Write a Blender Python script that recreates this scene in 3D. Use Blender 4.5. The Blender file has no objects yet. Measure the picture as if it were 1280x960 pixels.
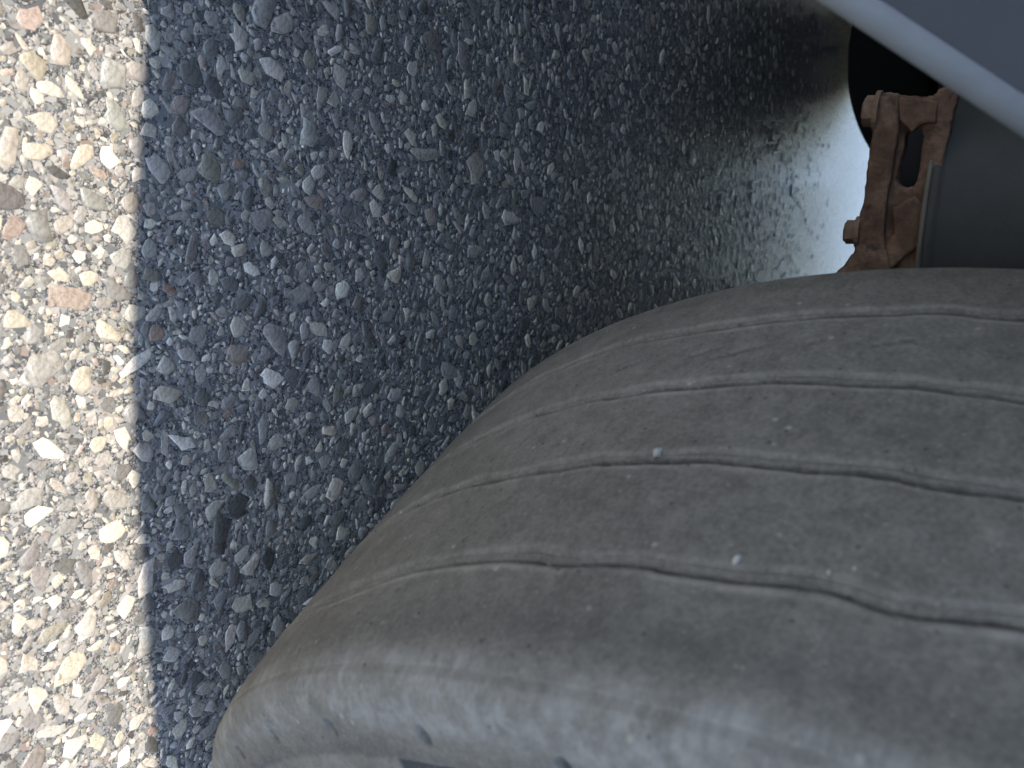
import bpy, bmesh, math, random
import numpy as np
from mathutils import Vector, Matrix, noise
random.seed(7); rng = np.random.default_rng(7)
sc = bpy.context.scene
col = sc.collection

# ------------------------------------------------------------------ camera
CAM = np.array([0.2894, -0.7410, 0.5120])
WM = np.array([[-0.48830595, -0.55596449, 0.67265206],
               [0.20071114, -0.82168144, -0.53343664],
               [0.84927754, -0.12547153, 0.51281980]])     # columns: camera right, up, back
F = 1011.8
cam = bpy.data.cameras.new('camera'); camo = bpy.data.objects.new('camera', cam); col.objects.link(camo)
m4 = Matrix([list(WM[i]) + [CAM[i]] for i in range(3)] + [[0, 0, 0, 1]])
camo.matrix_world = m4
cam.sensor_width = 36; cam.lens = F / 1280 * 36
cam.clip_start = 0.02; cam.clip_end = 2000
cam.dof.use_dof = True; cam.dof.focus_distance = 0.72; cam.dof.aperture_fstop = 10.5
sc.camera = camo

# ------------------------------------------------------------------ sky, sun, exposure
SUN_EL = math.radians(60); SUN_AZ = (0.35, -0.937)       # horizontal direction towards the sun
SD = Vector((SUN_AZ[0] * math.cos(SUN_EL), SUN_AZ[1] * math.cos(SUN_EL), math.sin(SUN_EL))).normalized()
w = bpy.data.worlds.new('World'); sc.world = w; w.use_nodes = True
nt = w.node_tree; nt.nodes.clear()
sky = nt.nodes.new('ShaderNodeTexSky'); sky.sky_type = 'NISHITA'; sky.sun_disc = False
sky.sun_elevation = SUN_EL; sky.sun_rotation = math.atan2(SUN_AZ[0], SUN_AZ[1]); sky.dust_density = .1; sky.air_density = .85; sky.altitude = 800; sky.ozone_density = 2.6
bg = nt.nodes.new('ShaderNodeBackground'); bg.inputs[1].default_value = 0.15
wo = nt.nodes.new('ShaderNodeOutputWorld')
hs = nt.nodes.new('ShaderNodeHueSaturation'); hs.inputs['Saturation'].default_value = .80
nt.links.new(sky.outputs[0], hs.inputs['Color']); nt.links.new(hs.outputs[0], bg.inputs[0]); nt.links.new(bg.outputs[0], wo.inputs[0])
sun = bpy.data.lights.new('sun', 'SUN'); sun.energy = 2.3; sun.angle = math.radians(0.5); sun.color = (1, 0.93, 0.82)
suno = bpy.data.objects.new('sun', sun); col.objects.link(suno)
suno.rotation_euler = SD.to_track_quat('Z', 'Y').to_euler()
vs = sc.view_settings
vs.view_transform = 'Standard'; vs.look = 'None'; vs.exposure = 1.36; vs.gamma = 1; vs.use_curve_mapping = False

# ------------------------------------------------------------------ helpers
def tag(o, label=None, cat=None, group=None, kind=None):
    for k, v in (('label', label), ('category', cat), ('group', group), ('kind', kind)):
        if v: o[k] = v
    return o

def link(name, me, mat, parent=None, smooth=False):
    o = bpy.data.objects.new(name, me); col.objects.link(o)
    if mat: me.materials.append(mat)
    if parent: o.parent = parent
    if smooth: me.polygons.foreach_set('use_smooth', [True] * len(me.polygons))
    return o

def bmobj(name, bm, mat, parent=None, smooth=False):
    bmesh.ops.recalc_face_normals(bm, faces=bm.faces)
    me = bpy.data.meshes.new(name); bm.to_mesh(me); bm.free()
    return link(name, me, mat, parent, smooth)

def quick_mesh(name, V, faces_flat, loop_totals):
    me = bpy.data.meshes.new(name)
    me.vertices.add(len(V)); me.vertices.foreach_set('co', np.asarray(V, np.float32).ravel())
    me.loops.add(len(faces_flat)); me.loops.foreach_set('vertex_index', np.asarray(faces_flat, np.int32))
    me.polygons.add(len(loop_totals))
    st = np.concatenate([[0], np.cumsum(loop_totals)[:-1]]).astype(np.int32)
    me.polygons.foreach_set('loop_start', st)
    me.polygons.foreach_set('loop_total', np.asarray(loop_totals, np.int32))
    me.update(calc_edges=True)
    return me

def box(bm, lo, hi):
    r = bmesh.ops.create_cube(bm, size=1)
    for v in r['verts']:
        v.co = Vector([lo[i] + (v.co[i] + .5) * (hi[i] - lo[i]) for i in range(3)])
    return r['verts']

def cyl(bm, a, b, r1, r2=None, seg=24, cap=True):
    a = Vector(a); b = Vector(b); d = b - a
    r = bmesh.ops.create_cone(bm, cap_ends=cap, segments=seg, radius1=r1, radius2=r1 if r2 is None else r2, depth=d.length)
    M = Matrix.Translation((a + b) / 2) @ d.to_track_quat('Z', 'Y').to_matrix().to_4x4()
    bmesh.ops.transform(bm, matrix=M, verts=r['verts']); return r['verts']

def lathe(bm, prof, M, seg=64):
    """prof: (radius, height) pairs about local Z"""
    rings = []
    for r, h in prof:
        rings.append([bm.verts.new(M @ Vector((r * math.cos(2 * math.pi * k / seg), r * math.sin(2 * math.pi * k / seg), h))) for k in range(seg)])
    for A, B in zip(rings, rings[1:]):
        for k in range(seg):
            bm.faces.new((A[k], A[(k + 1) % seg], B[(k + 1) % seg], B[k]))
    return rings

def ray(px, py):
    d = np.array([(px - 640) / F, -(py - 480) / F, -1.0]); return WM @ (d / np.linalg.norm(d))

# ------------------------------------------------------------------ material helpers
class NT:
    def __init__(s, name):
        s.m = bpy.data.materials.new(name); s.m.use_nodes = True; s.t = s.m.node_tree
        s.t.nodes.clear(); s.o = s.t.nodes.new('ShaderNodeOutputMaterial')
        s.b = s.t.nodes.new('ShaderNodeBsdfPrincipled'); s.t.links.new(s.b.outputs[0], s.o.inputs[0])
        s.co = s.t.nodes.new('ShaderNodeTexCoord')
    def n(s, typ, **kw):
        x = s.t.nodes.new(typ)
        for k, v in kw.items():
            if k.startswith('i_'): x.inputs[k[2:].replace('_', ' ')].default_value = v
            else: setattr(x, k, v)
        return x
    def L(s, a, b): s.t.links.new(a, b)
    def setin(s, inp, v):
        if hasattr(v, 'type') and hasattr(v, 'links'): s.L(v, inp)
        else: inp.default_value = v
    def noise(s, scale, detail=4, rough=.55, vec=None, dist=0):
        x = s.n('ShaderNodeTexNoise'); x.inputs['Scale'].default_value = scale; x.inputs['Detail'].default_value = detail
        x.inputs['Roughness'].default_value = rough; x.inputs['Distortion'].default_value = dist
        s.L(vec or s.co.outputs['Object'], x.inputs['Vector']); return x.outputs[0]
    def ramp(s, v, pts, cols=None):
        x = s.n('ShaderNodeValToRGB'); cr = x.color_ramp
        while len(cr.elements) < len(pts): cr.elements.new(.5)
        for e, (p, c) in zip(cr.elements, pts):
            e.position = p; e.color = c if isinstance(c, tuple) and len(c) == 4 else (tuple(c) + (1,) if isinstance(c, tuple) else (c, c, c, 1))
        s.setin(x.inputs[0], v); return x.outputs[0]
    def mix(s, f, a, b, mode='MIX'):
        x = s.n('ShaderNodeMix', data_type='RGBA', blend_type=mode)
        s.setin(x.inputs[0], f)
        for i, v in ((6, a), (7, b)):
            if isinstance(v, (int, float)): v = (v, v, v, 1)
            if isinstance(v, tuple) and len(v) == 3: v = v + (1,)
            s.setin(x.inputs[i], v)
        return x.outputs[2]
    def math(s, op, a, b=0, c=None, clamp=False):
        x = s.n('ShaderNodeMath', operation=op, use_clamp=clamp)
        s.setin(x.inputs[0], a); s.setin(x.inputs[1], b)
        if c is not None: s.setin(x.inputs[2], c)
        return x.outputs[0]
    def bump(s, h, dist, strength=1, prev=None):
        x = s.n('ShaderNodeBump'); x.inputs['Distance'].default_value = dist; x.inputs['Strength'].default_value = strength
        s.L(h, x.inputs['Height'])
        if prev: s.L(prev, x.inputs['Normal'])
        return x.outputs[0]
    def fin(s, colr, rough, normal=None, spec=.5, metal=0):
        s.setin(s.b.inputs['Base Color'], colr if not (isinstance(colr, tuple) and len(colr) == 3) else colr + (1,))
        s.setin(s.b.inputs['Roughness'], rough); s.b.inputs['Specular IOR Level'].default_value = spec
        s.b.inputs['Metallic'].default_value = metal
        if normal: s.L(normal, s.b.inputs['Normal'])
        return s.m

def mat_ground():
    s = NT('bitumen_matrix'); P = s.co.outputs['Object']
    tint = s.noise(2.2, 3); fine = s.noise(900, 4); med = s.noise(60, 5)
    base = s.ramp(med, [(.3, (.050, .051, .053)), (.7, (.095, .096, .097))])
    base = s.mix(s.ramp(fine, [(.35, 0.0), (.7, 1.0)]), base, s.mix(.5, base, (.15, .15, .148)))
    hgt = None
    for sc_, thr, seed in ((330, .30, 1), (620, .34, 2), (170, .55, 3), (75, .93, 4)):
        mp = s.n('ShaderNodeMapping'); mp.inputs['Location'].default_value = (seed * 3.1, seed * 1.7, 0); s.L(P, mp.inputs['Vector'])
        # warp so that the grains are not round cells
        nz = s.n('ShaderNodeTexNoise'); nz.inputs['Scale'].default_value = sc_ * 1.3; s.L(mp.outputs[0], nz.inputs['Vector'])
        wv = s.n('ShaderNodeVectorMath', operation='MULTIPLY_ADD'); s.L(nz.outputs[1], wv.inputs[0])
        wv.inputs[1].default_value = (.5 / sc_,) * 3; s.L(mp.outputs[0], wv.inputs[2])
        v = s.n('ShaderNodeTexVoronoi', voronoi_dimensions='2D', feature='F1'); v.inputs['Scale'].default_value = sc_; s.L(wv.outputs[0], v.inputs['Vector'])
        e = s.n('ShaderNodeTexVoronoi', voronoi_dimensions='2D', feature='DISTANCE_TO_EDGE'); e.inputs['Scale'].default_value = sc_; s.L(wv.outputs[0], e.inputs['Vector'])
        sp = s.n('ShaderNodeSeparateColor'); s.L(v.outputs['Color'], sp.inputs[0])
        has = s.math('GREATER_THAN', sp.outputs[0], thr)
        # every grain has its own size inside its cell
        rad = s.math('MULTIPLY_ADD', sp.outputs[1], .10, .06)
        inside = s.math('GREATER_THAN', e.outputs['Distance'], rad)
        msk = s.math('MULTIPLY', has, inside)
        c = s.ramp(sp.outputs[2], [(0, (.13, .13, .13)), (.3, (.26, .26, .245)), (.6, (.38, .365, .33)), (.85, (.50, .465, .41)), (1, (.30, .23, .19))])
        base = s.mix(msk, base, c)
        h = s.math('MULTIPLY', msk, .6 if sc_ > 200 else 1.0)
        hgt = h if hgt is None else s.math('MAXIMUM', hgt, h)
    hh = s.math('MULTIPLY_ADD', fine, .5, hgt)
    nb = s.bump(hh, .0004, .9)
    nb = s.bump(s.noise(160, 3), .0007, .8, nb)
    return s.fin(base, s.ramp(fine, [(.3, .16), (.7, .32)]), nb, .5)

def mat_stone():
    s = NT('aggregate_stone')
    a = s.n('ShaderNodeAttribute', attribute_name='tint'); c = a.outputs['Color']
    n1 = s.noise(260, 5, .6); n2 = s.noise(70, 4, .6, dist=1.5); n3 = s.noise(1400, 3)
    c = s.mix(1, c, s.ramp(n1, [(.25, .55), (.5, .95), (.75, 1.25)]), 'MULTIPLY')
    c = s.mix(s.ramp(n2, [(.50, 0.0), (.72, .55)]), c, s.mix(1, c, (.62, .56, .50), 'MULTIPLY'))
    c = s.mix(s.ramp(s.noise(45, 3), [(.66, 0.0), (.74, .5)]), c, (.30, .16, .08))
    # bitumen film left on the stones in patches
    c = s.mix(s.ramp(s.noise(150, 5, .7), [(.57, 0.0), (.68, .7)]), c, (.07, .07, .072))
    nb = s.bump(n1, .0007, .9); nb = s.bump(n3, .0002, .7, nb)
    return s.fin(c, s.ramp(n1, [(.3, .18), (.7, .42)]), nb, .6)

def mat_rubber(side=False):
    s = NT('tyre_rubber_dusty'); P = s.co.outputs['Object']
    n1 = s.noise(14, 5, .6); n2 = s.noise(85, 5, .65); n3 = s.noise(420, 4); 
    c = s.ramp(n1, [(.3, (.138, .126, .105)), (.7, (.178, .164, .138))])
    c = s.mix(1, c, s.ramp(n2, [(.25, .72), (.5, .98), (.75, 1.24)]), 'MULTIPLY')
    c = s.mix(1, c, s.ramp(n3, [(.3, .78), (.7, 1.22)]), 'MULTIPLY')
    # pale dust ridden up on groove lips and on the shoulder
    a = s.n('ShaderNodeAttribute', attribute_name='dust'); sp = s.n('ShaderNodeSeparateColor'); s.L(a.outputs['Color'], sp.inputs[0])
    d = s.math('MULTIPLY', sp.outputs[0], s.ramp(n2, [(.3, .25), (.62, 1.0)]))
    c = s.mix(d, c, (.26, .24, .20))
    mp = s.n('ShaderNodeMapping'); mp.inputs['Scale'].default_value = (16, 95, 95); s.L(P, mp.inputs['Vector'])
    streak = s.noise(1.0, 5, .65, mp.outputs[0])
    sh = s.math('MULTIPLY', s.math('MULTIPLY', sp.outputs[1], s.ramp(n1, [(.40, .25), (.56, 1.0)])), s.ramp(streak, [(.44, .18), (.66, .72)]))
    c = s.mix(sh, c, (.34, .33, .30))
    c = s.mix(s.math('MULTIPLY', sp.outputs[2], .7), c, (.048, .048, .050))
    # grit specks
    for sc_, thr, tone in ((170, .975, (.36, .34, .28)), (330, .93, (.27, .25, .21)), (620, .93, (.30, .28, .24)), (240, .96, (.03, .03, .03))):
        v = s.n('ShaderNodeTexVoronoi'); v.inputs['Scale'].default_value = sc_; s.L(P, v.inputs['Vector'])
        q = s.n('ShaderNodeSeparateColor'); s.L(v.outputs['Color'], q.inputs[0])
        mk = s.math('MULTIPLY', s.math('GREATER_THAN', q.outputs[0], thr), s.ramp(v.outputs['Distance'], [(.12, 1.0), (.32, 0.0)]))
        c = s.mix(s.math('MULTIPLY', mk, .75), c, tone)
    nb = s.bump(n2, .0009, .55); nb = s.bump(n3, .00035, .7, nb)
    return s.fin(c, .78, nb, .35)

def mat_rust():
    s = NT('rusty_casting')
    n1 = s.noise(24, 5, .6); n2 = s.noise(110, 5, .65)
    c = s.ramp(n1, [(.3, (.16, .092, .055)), (.5, (.29, .165, .10)), (.7, (.46, .30, .20))])
    c = s.mix(1, c, s.ramp(n2, [(.25, .6), (.75, 1.35)]), 'MULTIPLY')
    c = s.mix(s.ramp(s.noise(42, 4), [(.6, 0.0), (.68, .8)]), c, (.045, .040, .036))
    c = s.mix(s.ramp(s.noise(55, 3, .5), [(.67, 0.0), (.72, .8)]), c, (.27, .19, .14))
    g = s.n('ShaderNodeNewGeometry'); c = s.mix(s.ramp(g.outputs['Pointiness'], [(.52, 0.0), (.60, .6)]), c, (.50, .33, .22))
    c = s.mix(s.ramp(s.noise(14, 6, .7), [(.45, .5), (.58, 0.0)]), c, (.085, .055, .04))
    return s.fin(c, .85, s.bump(n2, .003, .9, s.bump(n1, .004, .6)), .3)

def mat_plain(name, c, rough, spec=.5, scale=40, amt=.15, bumpd=.0005, metal=0):
    s = NT(name); n = s.noise(scale, 5, .6)
    cc = s.mix(1, c, s.ramp(n, [(.25, 1 - amt), (.75, 1 + amt)]), 'MULTIPLY')
    return s.fin(cc, rough, s.bump(s.noise(scale * 6, 3), bumpd, .6), spec, metal)

M_ground = mat_ground(); M_stone = mat_stone(); M_rub = mat_rubber(); M_rust = mat_rust()
M_panel = mat_plain('dusty_blue_grey_plastic', (.038, .043, .054), .5, .5, 14, .12)
M_paint = mat_plain('blue_cab_paint', (.05, .08, .16), .35, .5, 6, .05, .0001)
M_chassis = mat_plain('dark_chassis_paint', (.022, .022, .024), .65, .35, 12, .3)
M_bellow = mat_plain('grey_dusty_bellows_rubber', (.074, .072, .062), .62, .4, 22, .16)
M_black = mat_plain('black_tyre_rubber', (.02, .02, .021), .8, .3, 20, .2)
M_rim = mat_plain('grey_steel_rim', (.35, .35, .34), .5, .5, 30, .2, .0004)
M_peb = mat_plain('pale_pebble', (.42, .39, .34), .7, .4, 300, .3, .0008)

# ------------------------------------------------------------------ the ground
gm = bpy.data.meshes.new('asphalt_ground')
S = 400
gm.from_pydata([(-S, -S, 0), (S, -S, 0), (S, S, 0), (-S, S, 0)], [], [(0, 1, 2, 3)])
ground = tag(link('asphalt_ground', gm, M_ground), kind='structure')

PAL = [((.26, .27, .28), 20), ((.36, .36, .35), 20), ((.47, .45, .40), 18), ((.56, .51, .41), 15), ((.17, .18, .19), 9),
       ((.10, .105, .11), 5), ((.40, .31, .27), 1.6), ((.44, .25, .18), .6), ((.29, .28, .22), 5), ((.27, .245, .24), 4), ((.62, .60, .54), 7)]
PC = np.array([p[0] for p in PAL]); PW = np.array([p[1] for p in PAL], float); PW /= PW.sum()

def project(X, Y):
    q = (np.stack([X, Y, np.zeros_like(X)], -1) - CAM) @ WM
    return 640 + F * q[:, 0] / -q[:, 2], 480 - F * q[:, 1] / -q[:, 2], -q[:, 2]

def scatter():
    x0, x1, y0, y1, res = -2.55, .85, -1.55, .95, .0008
    W_, H_ = int((x1 - x0) / res), int((y1 - y0) / res)
    occ = np.zeros((W_, H_), bool)
    ang = np.linspace(0, 2 * math.pi, 10, endpoint=False); ca, sa = np.cos(ang), np.sin(ang)
    placed = []
    classes = [(.0130, .0175, 90, 0), (.0095, .0130, 1400, 0), (.0068, .0095, 12000, 0), (.0048, .0068, 26000, 0), (.0033, .0048, 90000, 0),
               (.0023, .0033, 200000, 0), (.0016, .0023, 330000, 0), (.0011, .0016, 330000, 0)]
    for r0, r1, N, _ in classes:
        N = int(N * 1.33)
        X = rng.uniform(x0, x1, N); Y = rng.uniform(y0, y1, N)
        px, py, dep = project(X, Y)
        Rr = r0 + (r1 - r0) * rng.random(N) ** 1.6
        infr = (px > -12) & (px < 1120) & (py > -12) & (py < 972) & (dep > 0)
        near = (px > -620) & (px < 1200) & (py > -450) & (py < 1500) & (dep > 0)
        rp = Rr * F / np.maximum(dep, .05)
        elev = np.arcsin(np.clip(CAM[2] / np.sqrt((X - CAM[0]) ** 2 + (Y - CAM[1]) ** 2 + CAM[2] ** 2), 0, 1))
        ok = (infr & (rp * np.sqrt(np.sin(elev)) > 1.5)) | (near & (rp > 4.2))
        ok &= ~((np.abs(X - .01) < .14) & (np.abs(Y) < .09))           # the contact patch
        if r0 > .0125: pass
        ok &= rng.random(N) > np.clip((px - 900) / 150, 0, 1)
        X, Y, Rr = X[ok], Y[ok], Rr[ok]
        asp = 1 + np.abs(rng.normal(.4, .6, len(X))); asp = np.clip(asp, 1, 3.0)
        th = rng.uniform(0, math.pi, len(X))
        for x, y, r, a, t in zip(X, Y, Rr, asp, th):
            ra, rb = r * math.sqrt(a), r / math.sqrt(a)
            ct, st = math.cos(t), math.sin(t)
            ex, ey = ra * ca * .93, rb * sa * .93
            ix = ((x - x0 + ex * ct - ey * st) / res).astype(int); iy = ((y - y0 + ex * st + ey * ct) / res).astype(int)
            cx, cy = int((x - x0) / res), int((y - y0) / res)
            if ix.min() < 0 or iy.min() < 0 or ix.max() >= W_ or iy.max() >= H_: continue
            if occ[cx, cy] or occ[ix, iy].any(): continue
            k = int(ra / res) + 1
            gx = np.arange(max(cx - k, 0), min(cx + k + 1, W_)); gy = np.arange(max(cy - k, 0), min(cy + k + 1, H_))
            dx = (gx - cx)[:, None] * res; dy = (gy - cy)[None] * res
            occ[gx[0]:gx[-1] + 1, gy[0]:gy[-1] + 1] |= (((dx * ct + dy * st) / ra) ** 2 + ((-dx * st + dy * ct) / rb) ** 2) < 1.0
            placed.append((x, y, r, a, t))
    return np.array(placed)

ST = scatter()
px, py, dep = project(ST[:, 0], ST[:, 1])
size_px = ST[:, 2] * F / dep * np.sqrt(CAM[2] / np.sqrt((ST[:, 0] - CAM[0]) ** 2 + (ST[:, 1] - CAM[1]) ** 2 + CAM[2] ** 2))
inview = (px > 3) & (px < 1090) & (py > 3) & (py < 957)
# what the tyre hides does not count as seen
hidden = py > 335 + np.clip((1000 - px), 0, None) * .0 + np.interp(px, [240, 345, 445, 527, 640, 745, 900, 1060], [620, 465, 355, 261, 150, 80, 30, 5])
order = np.argsort(-np.where(inview & ~hidden, size_px, 0))
BIG = set(order[:300].tolist())

def outlines(n, k, ir):
    a = (np.arange(k)[None] + rng.uniform(-.46, .46, (n, k))) * 2 * math.pi / k + rng.uniform(0, 6.28, (n, 1))
    rr = 1 + ir * rng.standard_normal((n, k)); rr = np.clip(rr, .55, 1.5)
    return np.cos(a) * rr, np.sin(a) * rr

def stones_mesh(idx, name, k=8):
    P = ST[idx]; n = len(P)
    ox, oy = outlines(n, k, .21)
    r, a, t = P[:, 2], P[:, 3], P[:, 4]
    ra, rb = (r * np.sqrt(a))[:, None], (r / np.sqrt(a))[:, None]
    ct, st = np.cos(t)[:, None], np.sin(t)[:, None]
    def ring(sc_, z, jit=.0):
        ex, ey = ox * ra * sc_, oy * rb * sc_
        if jit: ex = ex + rng.normal(0, jit, ex.shape) * r[:, None]; ey = ey + rng.normal(0, jit, ex.shape) * r[:, None]
        return np.stack([P[:, 0:1] + ex * ct - ey * st, P[:, 1:2] + ex * st + ey * ct, z], -1)
    # top plane tilted a little, more so on the bigger and freer stones
    hgt = np.clip(rng.normal(.0005, .0002, n), .0002, .0012) * np.clip(1.25 - np.hypot(P[:, 0] - CAM[0], P[:, 1] - CAM[1]) * .35, .45, 1) * np.clip(r / .007, .55, 1.7) * np.where(rng.random(n) < .07, 2.2, 1.0)
    tx, ty = rng.normal(0, .022, (2, n))
    def top(scale, extra):
        ex, ey = ox * ra * scale, oy * rb * scale
        return np.maximum(hgt[:, None] * extra + ex * tx[:, None] + ey * ty[:, None] + rng.normal(0, .06, (n, k)) * hgt[:, None], .00012)
    R0 = ring(1.06, np.full((n, k), -.0008)); R1 = ring(.98, top(.98, .5), .02); R2 = ring(.86, top(.86, 1.0), .04)
    C = np.stack([P[:, 0] + rng.normal(0, .12, n) * r, P[:, 1] + rng.normal(0, .12, n) * r, hgt * rng.uniform(.95, 1.25, n)], -1)[:, None]
    V = np.concatenate([R0, R1, R2, C], 1); nv = 3 * k + 1
    f = []; tot = []
    for i in range(k):
        j = (i + 1) % k
        f += [i, j, k + j, k + i]; tot.append(4)
    for i in range(k):
        j = (i + 1) % k
        f += [k + i, k + j, 2 * k + j, 2 * k + i]; tot.append(4)
    for i in range(k):
        f += [2 * k + i, 2 * k + (i + 1) % k, 3 * k]; tot.append(3)
    f = np.array(f)[None] + (np.arange(n) * nv)[:, None]
    cols = PC[rng.choice(len(PAL), n, p=PW)]; lum = cols.mean(1, keepdims=True) * np.array([[1.07, 1.0, .90]])
    cols = (cols * .5 + lum * .5) * rng.uniform(.7, 1.2, (n, 1)) * rng.normal(1, .012, (n, 3)) * np.array([[1.48, 1.38, 1.24]])
    me = quick_mesh(name, V.reshape(-1, 3), f.ravel(), np.tile(tot, n))
    at = me.color_attributes.new('tint', 'FLOAT_COLOR', 'POINT')
    cc = np.concatenate([np.repeat(cols, nv, 0), np.ones((n * nv, 1))], 1).astype(np.float32)
    at.data.foreach_set('color', cc.ravel())
    return me

rest = np.array([i for i in range(len(ST)) if i not in BIG])
agg = link('aggregate', stones_mesh(rest, 'aggregate', 6), M_stone, ground, smooth=False)
tag(agg, kind='stuff')
for i in sorted(BIG):
    me = stones_mesh(np.array([i]), 'stone', 8)
    c = Vector((ST[i, 0], ST[i, 1], 0)); me.transform(Matrix.Translation(-c))
    o = link('stone', me, M_stone, ground); o.location = c

# ------------------------------------------------------------------ the truck
truck = bpy.data.objects.new('truck', None); col.objects.link(truck)
tag(truck, 'parked truck whose worn dusty front tyre fills the lower right above dark asphalt', 'truck')

# --- tyre: one grid, columns follow the grooves, then split into ribs and casing
R_T, HUB = .52, .512
G = {
 'a': [(-36.8, -.0975), (-31.3, -.0972), (-26.6, -.0962), (-21.8, -.0975), (-16.5, -.0915), (-14.8, -.0918), (-10.1, -.0936), (-5.3, -.0948), (-3.3, -.0972), (.6, -.0938), (5, -.096), (11, -.0935)],
 'b': [(-41.9, -.0347), (-38.8, -.0355), (-32.3, -.0315), (-27.3, -.0319), (-22.1, -.0330), (-18.2, -.0308), (-14.1, -.0305), (-11.9, -.0297), (-7.6, -.0313), (-4.2, -.0285), (-2.4, -.0298), (1.0, -.0270), (6, -.030), (12, -.027)],
 'c': [(-40.9, .0341), (-35.1, .0290), (-28.5, .0293), (-22, .0316), (-18.4, .0292), (-14.2, .0292), (-9, .0307), (-5.8, .0323), (-3.2, .0311), (-.5, .0337), (1.3, .0312), (6, .034), (12, .031)],
 'd': [(-45.6, .0961), (-34.6, .104), (-29.3, .0997), (-26.9, .0955), (-19.9, .0934), (-16, .0963), (-12.3, .0934), (-10.1, .0953), (-6.7, .0943), (-4.8, .0915), (-3.1, .0940), (-1.7, .0962), (1.7, .0885), (7, .093), (13, .090)],
}
def groove_x(key, th):
    pts = G[key]; m = sum(p[1] for p in pts) / len(pts)
    a = np.array([-75, -60] + [p[0] for p in pts] + [25, 40], float); b = np.array([m, m] + [p[1] for p in pts] + [m, m])
    y = np.interp(th, a, b)
    out = np.where((th > -60) & (th < 25), 0, .003 * np.sin(np.radians(th) * 22 + ord(key)))
    ph = 5.0 if key == 'd' else 0
    out = out + {'a': .0004, 'b': .0008, 'c': .0006, 'd': .0002}[key] * np.sin(np.radians(th) * 62 + ord(key) + 1.3 * np.sin(np.radians(th) * 17))
    acc = sum(np.interp(th + s_, a, b) * w_ for s_, w_ in ((-1.0, .15), (-.5, .2), (0, .3), (.5, .2), (1.0, .15)))
    return acc + out

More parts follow.
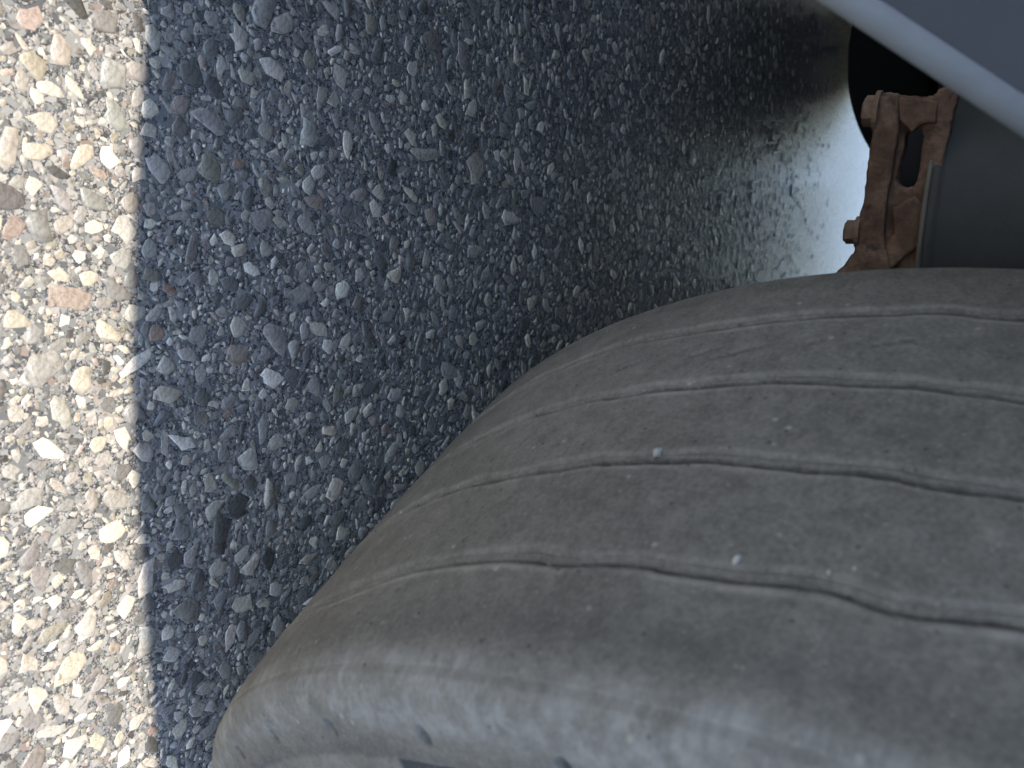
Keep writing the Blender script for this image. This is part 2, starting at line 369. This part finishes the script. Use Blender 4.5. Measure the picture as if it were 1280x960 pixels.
def build_tyre():
    th = np.concatenate([np.arange(-62, 22, .14), np.arange(22, 298, 1.2)])     # degrees, 0 = forward, closed at 298 = -62
    nT = len(th); D = 2 * math.pi / 360
    gx = [groove_x(k, th) for k in 'abcd']
    gm_ = [g.mean() for g in gx]
    # column parameter u (mm-like), finer near the grooves
    us = []
    u = -.147
    while u < .150:
        near = min(abs(u - g) for g in gm_)
        us.append(u); u += .00045 if near < .0084 else (.0011 if near < .014 else .0019)
    u = np.array(us)
    anchors = np.array([-.147] + gm_ + [.150])
    off = np.stack([np.zeros(nT)] + [g - m for g, m in zip(gx, gm_)] + [np.zeros(nT)], 1)
    U = np.stack([np.interp(u, anchors, off[i]) for i in range(nT)]) + u[None]      # nT x nU actual x
    TH = np.radians(th)[:, None] * np.ones_like(U)
    Rr = R_T - .0026 * (U / .13) ** 2 - .0034 * np.clip((U - .126) / .024, 0, 1) ** 2
    dep = np.zeros_like(U); dust = np.zeros_like(U); dark = np.zeros_like(U); shoulder = np.zeros_like(U)
    tt = th
    def wob(seed, f, amp):
        return amp * np.array([noise.noise(Vector((math.cos(math.radians(t)) * f, math.sin(math.radians(t)) * f, seed * 7.3))) for t in tt])
    for gi, g in enumerate(gm_):
        s = (u - g)[None] * np.ones((nT, 1)) + wob(gi, 60, .0006)[:, None]
        wl = (.0034 + wob(gi + 10, 25, .0014))[:, None]; wr = (.0033 + wob(gi + 20, 30, .0007))[:, None]
        if gi == 3: wl = wl * .6; wr = wr * .6
        deep = (.0130 + wob(gi + 30, 20, .0030))[:, None] * (.5 if gi == 3 else .7 if gi == 0 else 1)
        # wide worn shelf on the inboard side, deep slit, crisp outboard lip
        shelf_w = (.0080 + wob(gi + 40, 18, .0022))[:, None]
        sh_d = (.0019 + wob(gi + 50, 14, .0005))[:, None]
        t1 = np.clip((s + shelf_w) / .0022, 0, 1); t1 = t1 * t1 * (3 - 2 * t1)
        shelf = np.where(s < 0, t1, np.clip(1 - s / .002, 0, 1)) * sh_d
        mid_l = (s + wl) / .0009; mid_r = (wr - s) / .0008
        slit = np.clip(np.minimum(mid_l, mid_r), 0, 1) * deep
        ridge = np.exp(-((s + .0046) / .0008) ** 2) * (.0006 + wob(gi + 60, 40, .0005))[:, None]
        d = shelf + slit - ridge * (slit < .0003)
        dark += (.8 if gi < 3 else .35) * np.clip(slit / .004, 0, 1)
        lip = np.exp(-((s - .0038) / .0014) ** 2) * .00035
        dep += d - lip
        dust += (np.exp(-((s - .0043) / .0019) ** 2) * (.55 if gi < 3 else 1.0) + np.exp(-((s + shelf_w + .0004) / .0015) ** 2) * .45) * np.clip(.6 + wob(gi + 70, 12, 1.0), 0, 1.2)[:, None]
    # fine sipes cut across the second rib, and worn hollows
    for (tc, xc, ln, sl) in ((-13.2, -.062, .016, 1.2), (-9.0, -.067, .006, 1.5), (-5.2, -.066, .013, 1.5), (2.6, -.066, .014, 1.5), (-21.0, -.065, .012, 1.3), (-15.4, -.066, .012, 1.2)):
        arc = (TH - math.radians(tc)) * R_T; q = U - xc
        along = (arc * 1.0 - q * .9 * sl * .6) ; L = np.hypot(1, .54 * sl)
        al = arc * (1 / math.hypot(1, .35)) - q * (.35 / math.hypot(1, .35)); ac = q * (1 / math.hypot(1, .35)) + arc * (.35 / math.hypot(1, .35))
        m = np.exp(-(ac / .0008) ** 2) * np.clip((ln - np.abs(al)) / .004, 0, 1)
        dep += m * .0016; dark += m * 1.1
    # broad unevenness
    uneven = np.zeros_like(U)
    for i in range(0, nT):
        a_ = math.radians(th[i]); c_, s_ = math.cos(a_), math.sin(a_)
        for kx in range(0, U.shape[1], 6):
            uneven[i, kx] = noise.noise(Vector((U[i, kx] * 38, c_ * 14, s_ * 14))) * .00045
    cols6 = np.arange(0, U.shape[1], 6)
    for i in range(nT): uneven[i] = np.interp(np.arange(U.shape[1]), cols6, uneven[i, cols6])
    Rr = Rr - dep + uneven
    dust = np.clip(dust, 0, 1)
    # darker band along the outer rib
    bandc = .128 + .003 * np.sin(TH * 9)
    dark = np.clip(dark + .35 * np.exp(-((U - bandc) / .012) ** 2), 0, 1)
    dark = np.clip(dark + .25 * np.exp(-((U + .139) / .006) ** 2), 0, 1)
    shoulder = np.clip((U - .138) / .008, 0, 1)
    # outer shoulder and sidewall columns (x, r)
    outp = [(.1535, .5125), (.157, .5100), (.160, .5068), (.1625, .5025), (.1642, .4975), (.1655, .4920), (.1665, .4865), (.1675, .4815), (.168, .4785), (.1682, .4772),
            (.1668, .4760), (.1664, .4750), (.1670, .4725), (.1680, .4680), (.1690, .460), (.1720, .448), (.1755, .430), (.1775, .405), (.1775, .370), (.170, .335), (.160, .305), (.148, .287)]
    # denser around the dimples
    def dense(p, n):
        p = np.array(p); q = np.linspace(0, len(p) - 1, n); return np.stack([np.interp(q, np.arange(len(p)), p[:, 0]), np.interp(q, np.arange(len(p)), p[:, 1])], 1)
    e0 = np.array([[u[-1], R_T - .0026 * (u[-1] / .13) ** 2 - .0034]])
    OUT = dense(np.concatenate([e0, outp]), 150)[1:]
    inp = [(-.1483, .5165), (-.1497, .5155), (-.1510, .5135), (-.1525, .5090), (-.1545, .502), (-.157, .49), (-.160, .47), (-.163, .445), (-.165, .41), (-.163, .37), (-.155, .33), (-.14, .29)]
    INN = np.array(inp)[::-1]
    Xo = np.repeat(OUT[None, :, 0], nT, 0); Ro = np.repeat(OUT[None, :, 1], nT, 0)
    Xi = np.repeat(INN[None, :, 0], nT, 0); Ri = np.repeat(INN[None, :, 1], nT, 0)
    THo = np.repeat(np.radians(th)[:, None], OUT.shape[0], 1)
    # dimples along the shoulder every 5.9 degrees
    du = np.zeros_like(Xo); sd = np.ones_like(Xo)
    per = 8.4
    ph = ((th + 13.2 + per / 2) % per) - per / 2
    arc = np.radians(ph)[:, None] * .5
    dm = np.exp(-((arc / .0026) ** 2 + (((Ro - .4905) / .0038) ** 2)) ** 2.2)
    Xo = Xo - dm * .0100; Ro = Ro - dm * .0040
    sd = np.clip((Ro - .487) / .010, 0, 1)
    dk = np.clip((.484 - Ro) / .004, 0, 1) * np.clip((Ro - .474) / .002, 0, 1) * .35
    # recessed flat panel in the sidewall (blank moulded plate)
    pan = ((th[:, None] > -25.5) & (th[:, None] < -20.5) & (Ro < .4735) & (Ro > .452))
    Xo = Xo - pan * .0014; dk = np.where(pan, 1.35, dk)
    # small scuffs
    for i in range(nT):
        a_ = math.radians(th[i])
        Xo[i] += np.array([noise.noise(Vector((r_ * 60, math.cos(a_) * 45, math.sin(a_) * 45))) * .0004 for r_ in OUT[::5, 1]]).repeat(5)[:Xo.shape[1]]
    X = np.concatenate([Xi, U, Xo], 1); Rad = np.concatenate([Ri, Rr, Ro], 1)
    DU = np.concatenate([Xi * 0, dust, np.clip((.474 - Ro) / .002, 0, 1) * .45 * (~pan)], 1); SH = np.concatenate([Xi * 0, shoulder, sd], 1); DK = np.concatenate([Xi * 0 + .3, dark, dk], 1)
    T2 = np.radians(th)[:, None]
    Y = -Rad * np.cos(T2); Z = HUB + Rad * np.sin(T2)
    # flattened where it carries the load, with a slight bulge of the walls
    low = np.clip((.06 - Z) / .06, 0, 1); X = X * (1 + .02 * low * (np.abs(X) > .1))
    Z = np.where(Z < .0022, .0022 + (Z - .0022) * .02, Z)
    nC = X.shape[1]; V = np.stack([X, Y, Z], -1).reshape(-1, 3)
    nI = INN.shape[0]
    # where a column belongs: rib number or casing
    cls = np.full(nC - 1, -1)
    for c in range(nC - 1):
        if c < nI or c >= nI + len(u) - 1: continue
        um = (u[c - nI] + u[c - nI + 1]) / 2
        rib = sum(um > g for g in gm_)
        if min(abs(um - g) for g in gm_) < .0052: continue
        cls[c] = rib
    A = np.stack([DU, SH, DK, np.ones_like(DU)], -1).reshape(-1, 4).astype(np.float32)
    out = {}
    for k in [-1, 0, 1, 2, 3, 4]:
        cs = np.where(cls == k)[0]
        i = np.arange(nT)[:, None]; j = (i + 1) % nT
        q = np.stack([i * nC + cs, i * nC + cs + 1, j * nC + cs + 1, j * nC + cs], -1).reshape(-1, 4)
        # drop the far-away side of ribs? no: the tyre is whole
        ids, inv = np.unique(q.ravel(), return_inverse=True)
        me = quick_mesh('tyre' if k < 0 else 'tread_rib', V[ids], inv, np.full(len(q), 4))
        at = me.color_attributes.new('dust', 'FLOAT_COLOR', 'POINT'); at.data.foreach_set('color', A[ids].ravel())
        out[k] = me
    return out

TM = build_tyre()
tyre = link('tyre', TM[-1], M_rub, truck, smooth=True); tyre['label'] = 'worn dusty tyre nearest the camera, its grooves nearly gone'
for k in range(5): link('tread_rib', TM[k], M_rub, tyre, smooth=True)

def rim(x, side, parent, mat=None):
    mat = mat or M_rim
    bm = bmesh.new(); M = Matrix.Translation((x, 0, HUB)) @ Matrix.Rotation(math.radians(90) * side, 4, 'Y')
    lathe(bm, [(.292, .145), (.296, .150), (.300, .146), (.292, .120), (.280, .10), (.270, .02), (.255, -.02), (.20, -.04), (.17, .01), (.10, .02), (.09, .07), (.0001, .075)], M, 72)
    lathe(bm, [(.292, .145), (.285, .10), (.275, -.10), (.292, -.14)], M, 72)
    r = bmobj('rim', bm, mat, parent, True)
    for k in range(10):
        a = k * math.pi / 5; bn = bmesh.new()
        c = Vector((x, .1675 * math.cos(a), HUB + .1675 * math.sin(a)))
        cyl(bn, c - Vector((side * -.0, 0, 0)), c + Vector((side * .045, 0, 0)), .017, seg=6)
        bmobj('wheel_nut', bn, mat, r)
rim(.02, 1, truck)

# --- the tyre on the far side of the same axle
def far_tyre():
    bm = bmesh.new(); M = Matrix.Translation((-2.50, -.03, HUB)) @ Matrix.Rotation(math.radians(90), 4, 'Y')
    prof = [(.29, .125), (.33, .142), (.37, .150), (.41, .153), (.45, .150), (.48, .145), (.500, .138), (.512, .130)]
    xs = [.1, .0935, .093, .087, .0865, .032, .0315, .0255, .025]
    crown = [(.517, .10), (.5175, .0935), (.508, .093), (.508, .087), (.5178, .0865), (.5187, .033), (.509, .0325), (.509, .0265), (.5187, .026)]
    P = prof + crown + [(r, -h) for r, h in reversed(crown)] + [(r, -h) for r, h in reversed(prof)]
    lathe(bm, P, M, 120)
    for v in bm.verts:
        if v.co.z < .002: v.co.z = .002 + (v.co.z - .002) * .02
    o = bmobj('tyre', bm, M_black, truck, True); o['label'] = 'black opposite tyre far across under the truck'
    return o
far_tyre(); rim(-2.50, -1, truck, M_chassis)  # far rim painted dark in place of the shade under the truck

# --- axle beam and drums
bm = bmesh.new()
cyl(bm, (-.24, .0, HUB - .0), (-.50, .06, HUB - .06), .05, .06); cyl(bm, (-.50, .06, HUB - .06), (-1.9, .06, HUB - .06), .06)
cyl(bm, (-1.9, .06, HUB - .06), (-2.2, 0, HUB), .06, .05)
bmobj('axle_beam', bm, M_chassis, truck, True)
for xa, xb in ((-.10, -.235), (-2.30, -2.17)):
    bm = bmesh.new(); cyl(bm, (xa, 0, HUB), (xb, 0, HUB), .2, seg=48); bmobj('brake_drum', bm, M_chassis, truck)  # dark colour also stands in for shade at the far wheel

# --- chassis rails
for x in (-.72, -1.52):
    bm = bmesh.new(); box(bm, (x - .04, -1.35, .80), (x + .04, 6.0, 1.05)); bmobj('chassis_rail', bm, M_chassis, truck)
for y in (-1.2, 1.2, 3.4, 5.6):
    bm = bmesh.new(); box(bm, (-1.48, y, .84), (-.76, y + .08, 1.0)); bmobj('cross_member', bm, M_chassis, truck)

# --- cab: rounded front corner whose shade falls on the asphalt
def ground_pt(px_, py_):
    d = ray(px_, py_); t = -CAM[2] / d[2]; return CAM + t * d
CABZ = 1.085
edge = [ground_pt(*q) for q in ((184, -30), (178, 60), (171, 180), (165, 320), (163, 450), (166, 560), (172, 660), (180, 780), (189, 890), (199, 985))]
kk = CABZ / SD.z
outl = [(p[0] + SD.x * kk, p[1] + SD.y * kk) for p in edge]
L0 = outl[0]; L1 = outl[-1]
front = [(-2.42, -1.45), (-2.30, -1.62), (-1.9, -1.72), (-.45, -1.72), (-.22, -1.66), (-.04, -1.5)]
sidep = [(L1[0] + .03, L1[1] + .12), (L1[0] + .035, 1.2), (-2.44, 1.2)]
poly = front + outl + sidep
bm = bmesh.new()
lo = [bm.verts.new((x, y, CABZ)) for x, y in poly]; hi = [bm.verts.new((x, y, 2.9)) for x, y in poly]
bm.faces.new(lo); bm.faces.new(hi)
for i in range(len(poly)):
    j = (i + 1) % len(poly); bm.faces.new((lo[i], lo[j], hi[j], hi[i]))
cab = bmobj('cab', bm, M_paint, truck)
bm = bmesh.new(); box(bm, (-2.40, 1.35, 1.16), (L1[0] + .03, 6.4, 3.4)); bmobj('cargo_body', bm, mat_plain('white_body', (.7, .7, .7), .5), truck)

bm = bmesh.new(); box(bm, (-2.70, -1.68, .05), (-.55, -1.50, 1.083)); bmobj('front_light_blocker', bm, M_chassis, truck)  # unseen, added low to keep sky reflections off the ground
bm = bmesh.new(); box(bm, (-2.74, -1.62, .03), (-2.67, -.36, 1.083)); bmobj('corner_light_blocker', bm, M_chassis, truck)  # unseen wall added to stop light leaking in at the far corner
for xa, xb in ((-2.46, -1.80), (-.42, .20)):
    bm = bmesh.new(); box(bm, (xa, .72, .05), (xb, 2.3, 1.0)); bmesh.ops.bevel(bm, geom=bm.edges[:], offset=.06, segments=4, affect='EDGES')
    bmobj('side_box_blocker', bm, M_chassis, truck, True)  # unseen boxes on both sides, added to cut sky light under the truck
bm = bmesh.new(); box(bm, (-1.44, -1.3, .40), (-.80, 1.0, 1.06)); bmesh.ops.bevel(bm, geom=bm.edges[:], offset=.05, segments=3, affect='EDGES')
bmobj('centre_light_blocker', bm, M_chassis, truck, True)  # unseen block added mid-truck to shut out light from behind
for xa, xb in ((-2.46, -2.42), (.16, .20)):
    bm = bmesh.new(); box(bm, (xa, 2.35, .07), (xb, 6.2, 1.1)); bmobj('rear_side_blocker', bm, M_chassis, truck)  # unseen side walls, added to close the rear gaps against the sky
bm = bmesh.new(); box(bm, (-2.66, .47, .14), (-2.60, 1.6, 1.083)); bmobj('far_arch_blocker', bm, M_chassis, truck)  # unseen panel added to narrow the sky reflection by the far tyre
bm = bmesh.new(); box(bm, (-2.3, 2.6, .08), (.1, 2.64, 1.1)); bmobj('rear_light_blocker', bm, M_chassis, truck)  # unseen full-width sheet, added to block light from the back
# --- mudguard panel close to the lens (blue-grey, rounded lower edge catching light off the ground)
def at_x(px_, py_, X):
    d = ray(px_, py_); t = (X - CAM[0]) / d[0]; return CAM + t * d
XP = -.045
pa, pb = at_x(1020, -13, XP), at_x(1290, 166, XP)
dv = (pb - pa); dv /= np.linalg.norm(dv)
A0 = pa - dv * .55; B0 = pb + dv * .10
up = np.array([0, -dv[2], dv[1]]); up = up if up[2] > 0 else -up        # in the panel, away from its lower edge
bm = bmesh.new()
N = 12; prof = []
T = .034; rr_ = .009
# cross-section: (offset outboard, height above the edge)
for k in range(7):
    a = math.pi / 2 * k / 6; prof.append((-rr_ + rr_ * math.cos(a - math.pi / 2 + math.pi / 2 - math.pi / 2 + math.pi / 2 * 0 + 0) if False else -rr_ + rr_ * math.sin(a), rr_ - rr_ * math.cos(a)))
prof = [(-T, 0.0)] + prof + [(.0, .30), (-.004, .62), (-T, .62)]
rings = []
for s_ in np.linspace(0, 1, 24):
    base = A0 + (B0 - A0) * s_
    rings.append([bm.verts.new(tuple(base + np.array([o_, 0, 0]) + up * h_)) for o_, h_ in prof])
for P_, Q_ in zip(rings, rings[1:]):
    for i in range(len(prof)):
        j = (i + 1) % len(prof); bm.faces.new((P_[i], P_[j], Q_[j], Q_[i]))
bm.faces.new(rings[0]); bm.faces.new(rings[-1])
mud = bmobj('mudguard_panel', bm, M_panel, truck, False)
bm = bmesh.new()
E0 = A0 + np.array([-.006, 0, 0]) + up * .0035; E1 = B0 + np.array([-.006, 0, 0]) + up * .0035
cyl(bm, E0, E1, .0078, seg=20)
bmobj('edge_light_strip', bm, mat_plain('painted_edge_light', (.26, .265, .26), .5, .5, 30, .1), mud, True)  # paler strip puts the ground light on the rounded edge into colour
mud['label'] = 'blue-grey plastic mudguard panel with pale rounded edge, blurred at the top right corner'
# --- air spring: an upright rubber bellows on the rusty bracket
def at_d(px_, py_, dd): return CAM + ray(px_, py_) * dd
cb = at_d(1168, 285, 1.06); SR = .150
bm = bmesh.new(); M = Matrix.Translation((cb[0], cb[1], cb[2]))
lathe(bm, [(.0001, .0), (SR - .012, .0), (SR - .003, .001), (SR, .004), (SR + .001, .008), (SR - .002, .012), (SR - .004, .016), (SR - .004, .10), (SR - .006, .16), (SR + .004, .22), (SR + .008, .28), (SR, .34), (.0001, .345)], M, 96)
spring = bmobj('air_spring', bm, M_bellow, truck, True)
bm = bmesh.new(); lathe(bm, [(SR + .0005, -.0015), (SR + .003, 0), (SR + .003, .0022), (SR, .0035)], M, 96); bmobj('rim_bead', bm, mat_plain('worn_steel_bead', (.20, .17, .13), .6), spring, True)
spring['label'] = 'dusty grey rubber air spring beside the rusty bracket'

# --- rusty bracket: drawn in an upright plane facing roughly towards the camera
BD = .93
hd = np.array([ray(1130, 220)[0], ray(1130, 220)[1], 0]); hd /= np.linalg.norm(hd)
o_b = at_d(1130, 220, BD)
ex = np.array([0, 0, 1.0]); ey = np.cross(hd, ex)
def on_plane(px_, py_, back=0):
    d = ray(px_, py_); t = np.dot(o_b + hd * back - CAM, hd) / np.dot(d, hd); P = CAM + t * d
    return (np.dot(P - o_b, ex), np.dot(P - o_b, ey))
MB = Matrix(((ex[0], ey[0], hd[0], o_b[0]), (ex[1], ey[1], hd[1], o_b[1]), (ex[2], ey[2], hd[2], o_b[2]), (0, 0, 0, 1)))
def plate(name, outlines_, z0, depth, bev, mat, parent, res=3):
    cu = bpy.data.curves.new(name, 'CURVE'); cu.dimensions = '2D'; cu.fill_mode = 'BOTH'
    for pts in outlines_:
        sp = cu.splines.new('POLY'); sp.points.add(len(pts) - 1)
        for p_, q_ in zip(sp.points, pts):
            a_, b_ = on_plane(q_[0], q_[1], z0); p_.co = (a_, b_, 0, 1)
        sp.use_cyclic_u = True
    cu.extrude = depth / 2; cu.bevel_depth = bev; cu.bevel_resolution = res
    t_ = bpy.data.objects.new('tmp', cu); col.objects.link(t_)
    dg = bpy.context.evaluated_depsgraph_get(); me = bpy.data.meshes.new_from_object(t_.evaluated_get(dg))
    bpy.data.objects.remove(t_)
    me.transform(Matrix.Translation((0, 0, z0 + depth / 2))); me.transform(MB); me.name = name; me.materials.clear()
    return link(name, me, mat, parent)
def wig(pts, n=5, amp=1.1):
    out = []
    for i, p_ in enumerate(pts):
        q_ = pts[(i + 1) % len(pts)]
        for k in range(n):
            t_ = k / n; out.append((p_[0] + (q_[0] - p_[0]) * t_ + random.uniform(-amp, amp) * (k > 0), p_[1] + (q_[1] - p_[1]) * t_ + random.uniform(-amp, amp) * (k > 0)))
    return out
MAIN = [(1097, 122), (1112, 119), (1135, 124), (1160, 125), (1170, 123), (1176, 115), (1184, 112), (1194, 113), (1192, 128), (1184, 160), (1172, 212), (1160, 262), (1150, 310), (1146, 352), (1040, 352), (1058, 334), (1072, 314), (1076, 292), (1078, 272), (1085, 240), (1087, 215), (1094, 170), (1096, 150)]
SLOT = [(1130, 164), (1137, 157), (1149, 156), (1157, 161), (1158, 172), (1155, 200), (1150, 228), (1144, 236), (1134, 239), (1122, 235), (1117, 226), (1120, 208), (1126, 186)]
br = plate('spring_bracket', [wig(MAIN), wig(SLOT, 4, .8)], 0, .020, .003, M_rust, truck)
br['label'] = 'rusty cast bracket with a dark slot and two bolt heads'
plate('back_plate', [wig([(1100, 130), (1180, 128), (1158, 240), (1142, 352), (1070, 352), (1092, 220)], 4, .5)], .10, .012, .002, M_chassis, br)
# raised flange round the left and lower side, and a boss at the top
FL = [(1097, 124), (1118, 124), (1119, 160), (1112, 205), (1104, 250), (1101, 300), (1110, 352), (1044, 352), (1060, 334), (1073, 314), (1078, 280), (1087, 238), (1089, 212), (1095, 170)]
plate('flange', [wig(FL, 5, 1.0)], -.014, .013, .0035, M_rust, br)
plate('boss', [wig([(1128, 126), (1150, 127), (1168, 130), (1166, 150), (1152, 152), (1140, 160), (1128, 148)], 3, 1.2)], -.009, .008, .003, M_rust, br)
plate('rib_bar', [wig([(1120, 262), (1142, 250), (1160, 262), (1152, 300), (1120, 326), (1098, 352), (1080, 352), (1104, 318), (1122, 292)], 3, 1.2)], -.008, .008, .003, M_rust, br)
def bolt(px0, px1, py_, hw, back):
    a_ = on_plane(px1, py_, back); b_ = on_plane(px0, py_, back)
    P1 = MB @ Vector((a_[0], a_[1], back)); P0 = MB @ Vector((b_[0], b_[1], back))
    r_ = hw * BD / F
    bm = bmesh.new(); cyl(bm, P1, P0 + (P1 - P0) * .15, r_, seg=6); cyl(bm, P0 + (P1 - P0) * .15, P0, r_ * .98, r_ * .8, seg=6)
    b = bmobj('bolt', bm, M_rust, br)
    bm = bmesh.new(); cyl(bm, P1 + (P1 - P0).normalized() * .003, P1 - (P1 - P0).normalized() * .0015, r_ * 1.3, seg=20); bmobj('washer', bm, M_rust, br)
bolt(1079, 1096, 139, 16.5, -.008); bolt(1055.5, 1072, 290, 13.5, -.008)
# brake line running up behind the bracket
bm = bmesh.new(); P0 = at_d(1181, 118, .99); P1 = at_d(1179.5, 60, 1.02); cyl(bm, P0, P1, .0014, seg=10); bmobj('brake_line', bm, M_bellow, truck, True)

# ------------------------------------------------------------------ grit on the tyre
def surf(px_, py_, lift=0):
    o_ = CAM - np.array([0, 0, HUB]); d = ray(px_, py_); x_ = 0
    for _ in range(8):
        R = R_T - .0026 * (x_ / .13) ** 2 + lift
        a_ = d[1] ** 2 + d[2] ** 2; b_ = o_[1] * d[1] + o_[2] * d[2]; c_ = o_[1] ** 2 + o_[2] ** 2 - R * R
        t = (-b_ - math.sqrt(max(b_ * b_ - a_ * c_, 0))) / a_; x_ = (o_ + t * d)[0]
    return CAM + t * d
def pebble(px_, py_, r_, label, el=1.3):
    c = Vector(surf(px_, py_, .0002)); bm = bmesh.new(); bmesh.ops.create_icosphere(bm, subdivisions=2, radius=r_)
    for v in bm.verts:
        v.co *= 1 + .35 * noise.noise(v.co / r_ * 1.1 + Vector((px_, py_, 0))); v.co.x *= el; v.co.z *= .8
    o = bmobj('pebble', bm, M_peb, None); o.location = c; o.rotation_euler = (random.random(), random.random(), random.random() * 3)
    tag(o, label, 'pebble', 'pebbles stuck to the tyre tread')
pebble(822, 566, .0021, 'largest pale pebble wedged in the third groove of the tyre, near the picture centre')
pebble(921, 700, .0017, 'small pale pebble just above the lowest groove, left of its two neighbours', 1.5)
pebble(1036, 715, .0009, 'tiny grit grain above the lowest groove, middle one of three')
pebble(1068, 711, .0008, 'tiny grit grain above the lowest groove, rightmost of three')
